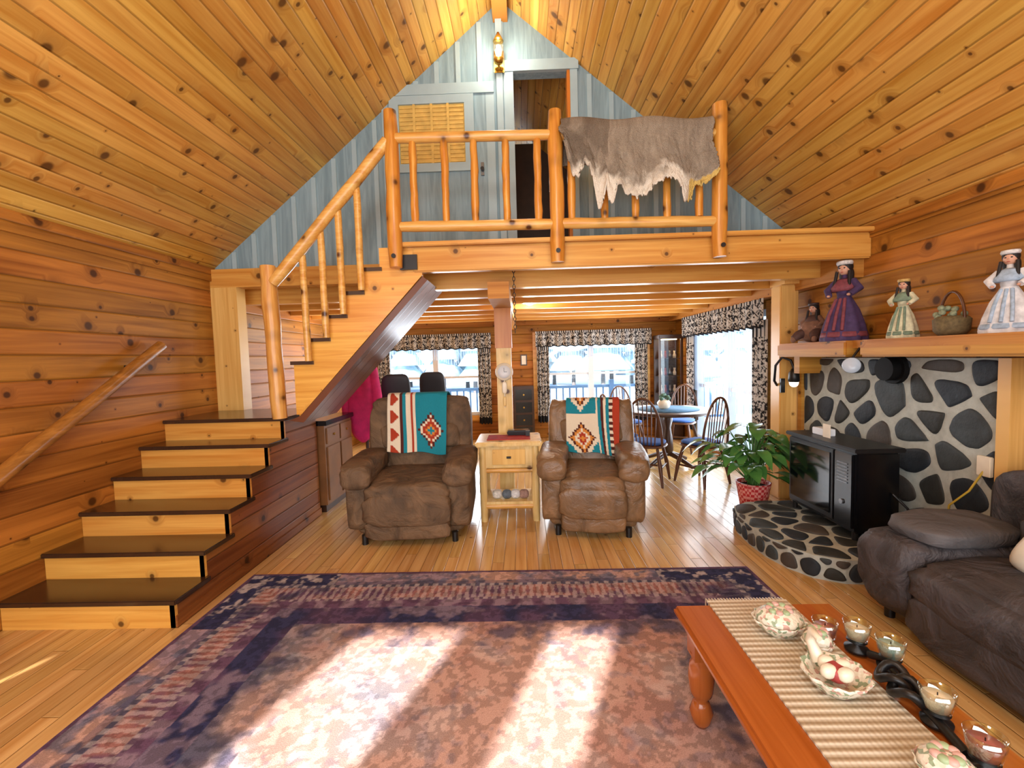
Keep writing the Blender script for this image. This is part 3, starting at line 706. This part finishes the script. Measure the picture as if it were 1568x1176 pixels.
# dolls
SKIN=plain('doll_skin',(206,156,130),.5,var=.05)
def doll(x,y,h,r,dress,trim,hair,seated=False,hat=None):
    b=B(); D=plain('doll_dress',dress,.8,var=.35,scale=30.); Tm=plain('doll_trim',trim,.7,var=.3,scale=40.); H=plain('doll_hair',hair,.6)
    k=h/.62
    if seated:
        b.sup((0,0,.135*k),(r*1.6,r*1.6,.26*k),D,.8); z0=.16*k
        for s in (-1,1):
            b.tube([(-.02,s*.05,z0*.8),(-r*.95,s*.07,.07),(-r*1.2,s*.09,.04)],[.045,.04,.03],Tm); b.sup((-r*1.25,s*.09,.03),(.05,.04,.055),D,.8,nu=10,nv=8)
    else:
        prof=[(r,0),(r*1.02,.02*k),(r*.9,.12*k),(r*.66,.24*k),(r*.36,.33*k),(r*.3,.35*k)]
        n=28; vs=[];fs=[]
        for j,(rr,z) in enumerate(prof):
            for i in range(n*2):
                q=math.pi*i/n; w=1+.07*math.cos(q*9)*(1-j/6); vs.append((rr*w*math.cos(q),rr*w*math.sin(q),z))
        m2=n*2
        for j in range(5):
            for i in range(m2): fs.append((j*m2+i,j*m2+(i+1)%m2,(j+1)*m2+(i+1)%m2,(j+1)*m2+i))
        b.add(vs,fs,D,True); b.lathe([(r*1.04,.03*k),(r*1.05,.04*k),(r*1.0,.07*k),(r*.97,.07*k)],(0,0,0),Tm,30); z0=.34*k
        for s in (-1,0,1): b.tube([(-r*.35,s*.03*k,.33*k),(-r*.75,s*.05*k,.2*k),(-r*1.0,s*.06*k,.08*k)],.012*k,Tm,8)
    b.lathe([(.045*k,0),(.055*k,.06*k),(.062*k,.11*k),(.05*k,.14*k),(.02*k,.155*k),(.018*k,.18*k)],(0,0,z0),D,18)
    b.lathe([(.085*k,.05*k),(.088*k,.08*k),(.05*k,.14*k),(.03*k,.15*k)],(0,0,z0),Tm,18)
    for s in (-1,1):
        b.tube([(0,s*.055*k,z0+.125*k),(-.02*k,s*.11*k,z0+.06*k),(-.07*k,s*.075*k,z0+.02*k)],[.03*k,.03*k,.022*k],D,10)
        b.sup((-.085*k,s*.07*k,z0+.015*k),(.035*k,.02*k,.02*k),SKIN,.8,nu=10,nv=8)
    zc=z0+.225*k
    b.sup((0,0,zc),(.085*k,.08*k,.1*k),SKIN,.95)
    b.sup((.012*k,0,zc+.015*k),(.1*k,.1*k,.1*k),H,.95); b.sup((.03*k,0,zc-.05*k),(.06*k,.1*k,.14*k),H,.8)
    for s in (-1,1):
        b.sup((-.041*k,s*.017*k,zc+.004*k),(.006*k,.014*k,.01*k),BLACK,1.,nu=8,nv=6); b.tube([(-.02*k,s*.045*k,zc-.02*k),(-.05*k,s*.055*k,z0+.06*k)],.012*k,H,8)
    b.sup((-.043*k,0,zc-.008*k),(.014*k,.01*k,.014*k),SKIN,1.,nu=8,nv=6); b.sup((-.04*k,0,zc-.028*k),(.008*k,.02*k,.006*k),plain('doll_lips',(170,50,50),.5),1.,nu=8,nv=6)
    if hat: b.lathe([(.05*k,0),(.056*k,.015*k),(.052*k,.03*k),(.05*k,.03*k)],(0,0,zc+.03*k),plain('doll_hat',hat,.5,var=.4,scale=60.),18)
    return b.build('native_dress_doll',(x,y,1.561),.5)
doll(2.65,3.16,.40,.085,(200,190,160),(110,130,110),(30,20,18),hat=(180,150,90))
doll(2.645,3.72,.64,.155,(66,50,86),(120,60,70),(22,16,16),hat=(230,226,220))
doll(2.66,2.5,.44,.11,(222,226,236),(150,170,190),(22,16,16),hat=(240,240,240))
doll(2.67,4.14,.5,.12,(120,88,70),(80,56,50),(24,18,16),seated=True,hat=(50,36,34))
b=B(); b.lathe([(.06,0),(.085,.03),(.09,.1),(.07,.12)],(2.66,2.82,1.561),plain('wicker',(96,84,56),.8,var=.4,scale=60.)); b.tube([(2.66,2.82+.08*math.cos(a),1.66+.17*math.sin(a)) for a in [math.pi*i/12 for i in range(13)]],.008,MEDW,8)
DF=plain('dried_flowers',(120,128,104),.9,var=.5,scale=80.)
for k in range(14): b.sup((2.66+random.uniform(-.06,.04),2.82+random.uniform(-.06,.06),1.69+random.uniform(-.01,.05)),(.035,.035,.035),DF,.9,nu=8,nv=6)
b.build('flower_basket')
b=B()
b.tube([(2.56,4.52,1.15),(2.5,4.46,1.2),(2.5,4.44,1.35),(2.54,4.4,1.43),(2.6,4.36,1.4),(2.62,4.34,1.32)],.012,BLACK,10); b.box(2.56,2.6,4.45,4.47,1.08,1.22,BLACK)
b.lathe([(.02,.12),(.045,.08),(.05,0),(.03,-.02)],(2.62,4.34,1.2),BLACK,18); b.sup((2.62,4.34,1.19),(.08,.08,.1),emis('lamp_shade_glow',(255,246,230),1.2),.9)
b.build('wall_lamp')
# ---------------------------------------------------------------- sofa
b=B(); x0,x1,y0,y1=1.96,2.78,.35,2.55
b.sup(((x0+x1)/2+.02,(y0+y1)/2,.2),(x1-x0-.06,y1-y0-.1,.32),SOFA,.2)
for yy in (y1-.16,y0+.16):
    b.sup((2.34,yy,.25),(.8,.3,.42),SOFA,.35,wr=.04); b.sup((2.32,yy,.42),(.84,.35,.17),SOFA,.6,wr=.06); b.sup((1.97,yy,.3),(.18,.33,.38),SOFA,.6,wr=.06)
for k in range(2):
    yc=y0+.32+(y1-y0-.64)*(k+.5)/2; L=(y1-y0-.6)/2
    b.sup((2.27,yc,.36),(.66,L,.2),SOFA,.4,wr=.05); b.sup((2.0,yc,.32),(.24,L,.22),SOFA,.6,wr=.07); b.sup((1.96,yc,.17),(.14,L,.26),SOFA,.5,wr=.06)
    b.sup((2.56,yc,.52),(.3,L,.34),SOFA,.5,rot=(0,.15,0),wr=.06); b.sup((2.62,yc,.76),(.34,L+.02,.28),SOFA,.5,rot=(0,.1,0),wr=.06)
b.sup((2.68,(y0+y1)/2,.46),(.2,y1-y0-.05,.8),SOFA,.3)
for x in (2.02,2.7):
    for y in (y0+.1,y1-.1): b.tube([(x,y,0),(x,y,.08)],.025,BLACK)
b.build('reclining_sofa')
b=B(); b.sup((2.27,2.37,.53),(.54,.34,.12),SOFC,.6,rot=(.05,0,.1),wr=.06); b.build('arm_cushion')
PT=N('black_white_print'); wv=PT.n('ShaderNodeTexVoronoi'); PT.l(PT.obj(),wv.inputs['Vector']); wv.inputs['Scale'].default_value=22.
PT=PT.fin(PT.mix(PT.rng(wv.outputs['Distance'],.35,.4),lin((226,220,208)),lin((60,58,60))),.9)
b=B(); b.sup((0,0,0),(.42,.14,.4),CREAM,.6,rot=(.5,0,0)); b.sup((0,-.04,-.08),(.40,.13,.2),PT,.6,rot=(.5,0,0)); b.build('throw_pillow',(2.42,2.0,.62),.3)
# ---------------------------------------------------------------- coffee table
b=B(); b.box(.6,1.24,.55,1.80,.425,.46,ORT,bev=.012); b.box(.66,1.18,.61,1.74,.33,.425,ORT)
for x in (.68,1.16):
    for y in (.64,1.71):
        b.box(x-.04,x+.04,y-.04,y+.04,.3,.425,ORT)
        b.lathe([(.025,0),(.035,.02),(.045,.06),(.03,.1),(.022,.11),(.04,.13),(.045,.15),(.05,.2),(.045,.25),(.03,.28),(.042,.3)],(x,y,.015),ORT,20)
b.build('coffee_table')
RUN_=N('woven_runner_m'); sp=RUN_.n('ShaderNodeSeparateXYZ'); RUN_.l(RUN_.obj(),sp.inputs[0])
sy_=RUN_.M('SINE',RUN_.M('MULTIPLY',sp.outputs[1],230.)); sx2=RUN_.M('SINE',RUN_.M('MULTIPLY',sp.outputs[0],400.))
c_=RUN_.mix(RUN_.rng(sy_,-.6,.8),lin((176,158,132)),lin((212,202,182))); RUN_.bump(RUN_.M('ADD',sy_,RUN_.M('MULTIPLY',sx2,.4)),.6,.004); RUN_=RUN_.fin(c_,.9)
b=B(); b.box(.745,1.07,.56,1.815,.461,.467,RUN_)
for k in range(26): b.tube([(.75+k*.0125,1.815,.464),(.75+k*.0125,1.835,.462),(.75+k*.0125+.002,1.84,.43)],.003,CREAM,5)
b.build('table_runner')
LACE=N('floral_ceramic'); vv=LACE.n('ShaderNodeTexVoronoi'); LACE.l(LACE.obj(),vv.inputs['Vector']); vv.inputs['Scale'].default_value=90.
sc_=LACE.n('ShaderNodeSeparateColor'); LACE.l(vv.outputs['Color'],sc_.inputs[0])
cc=LACE.mix(LACE.rng(sc_.outputs[0],.8,.82),lin((232,226,208)),lin((200,160,146))); cc=LACE.mix(LACE.rng(sc_.outputs[1],.78,.8),cc,lin((146,164,134))); LACE.bump(vv.outputs['Distance'],.5,.004); LACE=LACE.fin(cc,.3)
def oval(r,sx_,h,lid):
    b=B(); n=48; vs=[];fs=[]
    prof=[(.55,0),(.6,.01),(.75,.3),(.95,.7),(1.05,1.),(1.0,1.),(.88,.72),(.6,.3),(0.01,.25)]
    for j,(rr,z) in enumerate(prof):
        for i in range(n):
            q=2*math.pi*i/n; w=1+(.05*math.cos(12*q) if j in (3,4,5) else 0); vs.append((r*rr*w*math.cos(q)*sx_,r*rr*w*math.sin(q),z*h))
    for j in range(len(prof)-1):
        for i in range(n): fs.append((j*n+i,j*n+(i+1)%n,(j+1)*n+(i+1)%n,(j+1)*n+i))
    b.add(vs,fs,LACE,True)
    if lid:
        b.lathe([(r*.95,h*.95),(r*.9,h*1.25),(r*.6,h*1.6),(r*.2,h*1.75),(0.01,h*1.78)],(0,0,0),LACE,36,sx=sx_)
        for k in range(9):
            a=k*.7; b.sup((r*.4*math.cos(a)*sx_,r*.4*math.sin(a),h*1.7),(.024,.024,.016),plain('rose%d'%(k%2),((210,170,160),(160,180,140))[k%2],.4),.8,nu=10,nv=8)
    return b
oval(.075,1.15,.05,True).build('lidded_ceramic_dish',(.92,1.60,.468),.1)
b=oval(.085,1.05,.055,False)
b.sup((.0,.0,.05),(.06,.07,.05),plain('red_potpourri',(150,60,60),.5,var=.4,scale=40.),.8)
for k in range(4): b.sup((.03*math.cos(k*1.6),.03*math.sin(k*1.6),.06),(.05,.035,.04),CREAM,.8,nu=12,nv=8)
b.tube([(0,.05,.05),(.0,.085,.1),(-.01,.07,.14),(-.015,.04,.13)],[.022,.014,.012,.01],CREAM,10); b.build('ceramic_swan_bowl',(.93,1.32,.468),.3)
oval(.055,1.1,.04,True).build('lidded_ceramic_dish',(.98,1.02,.468),.3)
oval(.042,1.1,.05,True).build('small_ceramic_jar',(.975,1.47,.468),.1)
CG=glass('candle_glass',.3,(225,240,235)); WAX=plain('candle_wax',(236,226,196),.4,var=.05); WAXG=plain('candle_wax_green',(170,196,180),.3,var=.1); WAXR=plain('candle_wax_red',(170,104,96),.35,var=.1)
b=B()
pts=[(1.13,1.45),(1.15,1.41),(1.15,1.36),(1.12,1.29),(1.10,1.20),(1.10,1.13),(1.09,1.08)]
b.tube([(x,y,.482+.012*math.sin(i*2)) for i,(x,y) in enumerate(pts)],.013,BLACK,12)
for cx,cy in ((1.10,1.31),(1.09,1.25)):
    b.tube([(cx+.035*math.cos(a),cy+.045*math.sin(a),.505+.02*math.sin(2*a)) for a in [2*math.pi*i/20 for i in range(21)]],.012,BLACK,10)
cups=[(1.06,1.56,0,WAXR),(1.12,1.49,.03,WAX),(1.16,1.40,.03,WAXG),(1.11,1.185,.03,WAX),(1.09,1.04,.03,WAXR)]
for i,(x,y,dz,wx) in enumerate(cups):
    if dz: b.lathe([(.035,0),(.036,.01),(.012,.02),(.012,.03),(.03,.035)],(x,y,.468),BLACK,18)
b.build('iron_candle_holder')
for i,(x,y,dz,wx) in enumerate(cups):
    b=B(); z=.469+(.036 if dz else 0)
    b.lathe([(.022,0),(.03,.004),(.036,.03),(.041,.062),(.038,.062),(.033,.03),(.026,.008)],(x,y,z),CG,24); b.lathe([(.025,.006),(.032,.03),(.034,.042),(.003,.044)],(x,y,z),wx,20); b.tube([(x,y,z+.04),(x,y,z+.052)],.0015,BLACK,5)
    b.build('votive_candle')
# ---------------------------------------------------------------- potted plant
LEAF=N('leaf_green')
LEAF=LEAF.fin(LEAF.mix(LEAF.noise(LEAF.obj(),7.,2.),lin((34,84,38)),lin((96,158,80))),.25,coat=.2)
CHK=N('red_checked_pot'); ck=CHK.n('ShaderNodeTexChecker'); CHK.l(CHK.obj(),ck.inputs[0]); ck.inputs['Scale'].default_value=38.; ck.inputs[1].default_value=lin((190,40,46)); ck.inputs[2].default_value=lin((226,150,140)); CHK=CHK.fin(ck.outputs[0],.5)
b=B(); b.lathe([(.10,0),(.115,.01),(.145,.2),(.155,.25),(.14,.25),(.13,.2),(.01,.2)],(0,0,0),CHK,28); b.lathe([(.13,.21),(.01,.215)],(0,0,0),plain('soil',(50,34,24),.9),20)
def leaf(base,d,L,w,droop):
    d=Vector(d).normalized(); side=d.cross(Vector((0,0,1))); 
    if side.length<.1: side=Vector((1,0,0))
    side.normalize(); up=side.cross(d); vs=[];fs=[]; n=7
    prof=[.05,.6,.95,1.,.8,.45,.02]
    for i in range(n):
        t=i/(n-1); c=Vector(base)+d*L*t+Vector((0,0,-1))*droop*L*t*t; ww=w*prof[i]/2
        vs+=[c-side*ww+up*ww*.35,c,c+side*ww+up*ww*.35]
    for i in range(n-1): fs+=[(i*3,i*3+1,i*3+4,i*3+3),(i*3+1,i*3+2,i*3+5,i*3+4)]
    b.add(vs,fs,LEAF,True)
STEM=plain('stem_green',(70,120,50),.5)
for k in range(86):
    a=random.uniform(0,2*math.pi); rr=random.uniform(.05,.42); h=random.uniform(.46,.84)-rr*.36
    p=Vector((rr*math.cos(a)*(1.15 if math.cos(a)<0 else .6),rr*math.sin(a)*.7,h)); 
    b.tube([(random.uniform(-.04,.04),random.uniform(-.04,.04),.21),tuple(p*.5+Vector((0,0,.2))),tuple(p)],.005,STEM,5)
    a2=a+random.uniform(-.6,.6); leaf(p,(math.cos(a2)*(1 if math.cos(a2)<0 else .5),math.sin(a2)*.6-.2,random.uniform(-.1,.4)),random.uniform(.16,.25),random.uniform(.1,.15),random.uniform(.3,.7))
b.build('potted_plant',(2.19,4.25,0))
# ---------------------------------------------------------------- dining
BLUC=plain('blue_seat_pad',(44,82,146),.8,var=.2)
def windsor(x,y,rz,pad=False):
    b=B(); b.sup((0,0,.44),(.44,.42,.045),MEDW,.7)
    if pad: b.sup((0,-.01,.475),(.4,.36,.05),BLUC,.6)
    for sx_ in (-1,1):
        for sy2 in (-1,1): b.tube([(sx_*.14,sy2*.13,.43),(sx_*.18,sy2*.18,.22),(sx_*.21,sy2*.21,0)],[.016,.024,.014],MEDW,10)
        b.tube([(sx_*.18,-.18,.2),(sx_*.18,.18,.2)],.012,MEDW,8)
    b.tube([(-.18,0,.2),(.18,0,.2)],.012,MEDW,8)
    hoop=[(.2*math.cos(a)*1.02,.18+.06*math.sin(a),.46+.54*math.sin(a)**.8 if math.sin(a)>0 else .46) for a in [math.pi*i/20 for i in range(21)]]
    b.tube(hoop,.014,MEDW,8)
    for k in range(7):
        xx=-.15+.05*k; zz=.46+.53*math.sqrt(max(0,1-(xx/.205)**2)); b.tube([(xx*.8,.17,.45),(xx,.235,zz)],.007,MEDW,6)
    return b.build('windsor_dining_chair',(x,y,0),rz)
windsor(2.05,5.12,math.pi+.5,True); windsor(1.25,5.7,math.pi/2+.2,True); windsor(2.42,6.85,-.6,True); windsor(1.6,6.85,.3,True); windsor(1.45,5.2,math.pi-.5,True)
b=B(); b.lathe([(.56,.71),(.58,.72),(.58,.745),(.56,.75),(.01,.75)],(1.95,6.0,0),DARKW,40); b.lathe([(.4,.751),(.4,.757),(.01,.758)],(1.95,6.0,0),plain('blue_tablecloth',(52,92,122),.8,var=.3,scale=20.),40)
b.lathe([(.05,.7),(.06,.6),(.035,.5),(.06,.35),(.07,.2),(.04,.12)],(1.95,6.0,0),DARKW,20)
for k in range(4): 
    a=k*math.pi/2+.6; b.tube([(1.95,6.0,.16),(1.95+.2*math.cos(a),6+.2*math.sin(a),.1),(1.95+.38*math.cos(a),6+.38*math.sin(a),.025)],[.035,.03,.025],DARKW,10)
b.build('round_dining_table')
b=B(); b.lathe([(.05,0),(.07,.02),(.09,.08),(.06,.12)],(1.9,6.0,.758),CREAM,20)
for k in range(8): b.sup((1.9+.05*math.cos(k),6+.05*math.sin(k*1.7),.9+.02*(k%3)),(.06,.06,.05),plain('centerpiece_green',(70,100,80),.7),.9,nu=8,nv=6)
b.build('table_centerpiece')
b=B(); b.box(2.37,2.78,7.72,8.05,0,.5,DARKW,bev=.01); b.box(2.37,2.4,7.72,7.76,.5,1.75,DARKW); b.box(2.74,2.78,7.72,7.76,.5,1.75,DARKW); b.box(2.37,2.78,8.02,8.05,.5,1.75,DARKW); b.box(2.36,2.79,7.7,8.06,1.75,1.82,DARKW,bev=.01)
for z in (.5,.8,1.1,1.4): b.box(2.4,2.74,7.76,8.02,z,z+.015,DARKW)
for z in (.82,1.12,1.42):
    for k in range(4): b.lathe([(.025,0),(.03,.05),(.015,.09),(.02,.13)],(2.45+k*.08,7.9,z-.005),(CREAM,plain('curio_red',(150,60,50),.4),GREYM,CREAM)[k],12)
b.box(2.45,2.7,7.8,7.95,1.735,1.748,emis('curio_lamp',(255,220,160),8.))
b.box(2.4,2.74,7.735,7.74,.5,1.75,GLASS); b.build('curio_cabinet')
b=B(); b.box(-.16,.2,7.7,8.05,0,1.0,DARKW,bev=.01)
for k in range(4): b.box(-.12,.16,7.69,7.7,.1+k*.22,.28+k*.22,BLKPL); b.tube([(.02,7.69,.19+k*.22),(.02,7.68,.19+k*.22)],.015,BRASS)
b.build('stereo_cabinet')
b=B(); b.box(-.02,.1,YB-.02,YB-.001,1.35,1.55,DARKW); b.box(-.0,.08,YB-.025,YB-.02,1.37,1.53,CREAM); b.build('picture_frame')
b=B(); KC=plain('cabinet_wood',(120,78,40),.45,var=.2); b.box(-2.6,-1.97,4.32,5.0,.08,.88,KC); b.box(-2.55,-2.0,4.35,4.98,0,.08,DARKW); b.box(-2.62,-1.94,4.30,5.02,.88,.93,BLKPL,bev=.005)
for k in range(2): b.box(-1.97,-1.955,4.35+k*.33,4.65+k*.33,.12,.66,KC,bev=.004); b.box(-1.97,-1.955,4.35+k*.33,4.65+k*.33,.69,.85,KC,bev=.004); b.tube([(-1.955,4.5+k*.33,.77),(-1.94,4.5+k*.33,.77)],.012,BRASS)
b.build('kitchen_cabinet')
def office(x,y,rz,w=.4):
    b=B(); b.sup((0,0,.5),(.48,.48,.1),BLKPL,.5); b.sup((0,.24,1.0),(w,.08,.68),plain('black_mesh',(34,38,48),.5),.4,rot=(-.12,0,0)); b.tube([(0,0,.45),(0,0,.12)],.03,GREYM)
    for k in range(5):
        a=k*2*math.pi/5; b.tube([(0,0,.12),(.28*math.cos(a),.28*math.sin(a),.07)],.02,BLACK,8); b.sup((.28*math.cos(a),.28*math.sin(a),.03),(.05,.05,.06),BLACK,.9,nu=10,nv=8)
    for s in (-1,1): b.tube([(s*.24,.05,.5),(s*.28,.05,.7),(s*.28,-.15,.7)],.018,BLACK,8)
    b.tube([(0,.2,.5),(0,.28,.8)],.025,BLACK,8)
    b.build('office_chair',(x,y,0),rz)
office(-1.6,5.75,.1+math.pi,.36); office(-1.2,6.3,-.1+math.pi,.36)
b=B(); RC=plain('crimson_coat',(184,30,96),.8,var=.3,scale=9.,bump=.4,bs=12.); b.sup((0,0,1.05),(.32,.22,.95),RC,.6,wr=.06); b.sup((0,0,1.42),(.3,.18,.2),RC,.8)
for s in (-1,1): b.tube([(s*.12,0,1.42),(s*.18,-.02,1.1),(s*.18,-.04,.8)],[.07,.06,.05],RC,12)
b.tube([(0,.1,0),(0,.1,1.7)],.02,DARKW)
for k in range(4): a=k*math.pi/2; b.tube([(0,.1,.15),(.2*math.cos(a),.1+.2*math.sin(a),.015)],.015,DARKW,8); b.tube([(0,.1,1.6),(.12*math.cos(a),.1+.12*math.sin(a),1.68)],.01,DARKW,8)
b.build('coat_rack_with_coat',(-1.88,5.16,0))
b=B(); b.lathe([(.09,0),(.1,.03),(.05,.05)],(0,0,-.05),GREYM); b.sup((0,0,-.09),(.13,.13,.1),emis('ceiling_bulb',(255,226,170),10.),1.); b.build('ceiling_light',(.12,5.65,2.29))
# ---------------------------------------------------------------- lights
def area(name,loc,rot,sx_,sy2,e,c=(1,1,1)):
    l=bpy.data.lights.new(name,'AREA'); l.shape='RECTANGLE'; l.size=sx_; l.size_y=sy2; l.energy=e; l.color=c
    o=bpy.data.objects.new(name,l); bpy.context.collection.objects.link(o); o.location=loc; o.rotation_euler=rot; return o
def point(name,loc,e,c,r=.08):
    l=bpy.data.lights.new(name,'POINT'); l.energy=e; l.color=c; l.shadow_soft_size=r
    o=bpy.data.objects.new(name,l); bpy.context.collection.objects.link(o); o.location=loc
area('window_light_front',(-.1,YN+.1,1.9),(math.radians(97),0,0),5.2,2.6,205,(.96,.985,1))  # added fill lamp inside the front wall, spread wider than its windows
area('window_light_back_a',(-1.6,YB-.25,1.2),(-math.pi/2,0,0),1.7,1.3,55,(.88,.94,1))
area('window_light_back_b',(1.3,YB-.25,1.2),(-math.pi/2,0,0),1.9,1.3,60,(.88,.94,1))
area('window_light_side',(XR-.2,6.25,1.1),(0,math.pi/2,0),1.6,2.0,60,(.88,.94,1))
point('sconce_light',(-.14,YG-.3,4.36),14,(1,.9,.74)); point('ceiling_fixture_light',(.12,5.65,2.1),18,(1,.9,.75))
point('chandelier_light',(-.2,.6,3.6),85,(1,.98,.94),.3)
point('kitchen_light',(-2.4,6.2,1.95),18,(1,.9,.75)); point('loft_room_light',(.2,5.6,3.6),4,(1,.8,.6))
s=bpy.data.lights.new('sun','SUN'); s.energy=17.; s.angle=.02; s.color=(1,.98,.95); so=bpy.data.objects.new('sun',s); bpy.context.collection.objects.link(so)
so.rotation_euler=Vector((.355,.935,-.532)).to_track_quat('-Z','Y').to_euler()
w=bpy.data.worlds.new('World'); bpy.context.scene.world=w; w.use_nodes=True
w.node_tree.nodes['Background'].inputs[0].default_value=(.72,.86,1,1); w.node_tree.nodes['Background'].inputs[1].default_value=2.3
# ---------------------------------------------------------------- camera
F,ya,pi_,ro=889.,.0231,-.0591,.0279
f=Vector((-math.sin(ya)*math.cos(pi_),math.cos(ya)*math.cos(pi_),math.sin(pi_))); r=Vector((math.cos(ya),math.sin(ya),0)); u=r.cross(f)
R=r*math.cos(ro)-u*math.sin(ro); U=r*math.sin(ro)+u*math.cos(ro)
cd=bpy.data.cameras.new('cam'); cd.sensor_width=36; cd.lens=F/2048*36; cd.clip_start=.05
co=bpy.data.objects.new('cam',cd); bpy.context.collection.objects.link(co)
M=Matrix((R,U,-f)).transposed().to_4x4(); M.translation=(0,0,1.5); co.matrix_world=M
bpy.context.scene.camera=co
bpy.context.scene.view_settings.view_transform='Standard'
bpy.context.scene.view_settings.exposure=.15
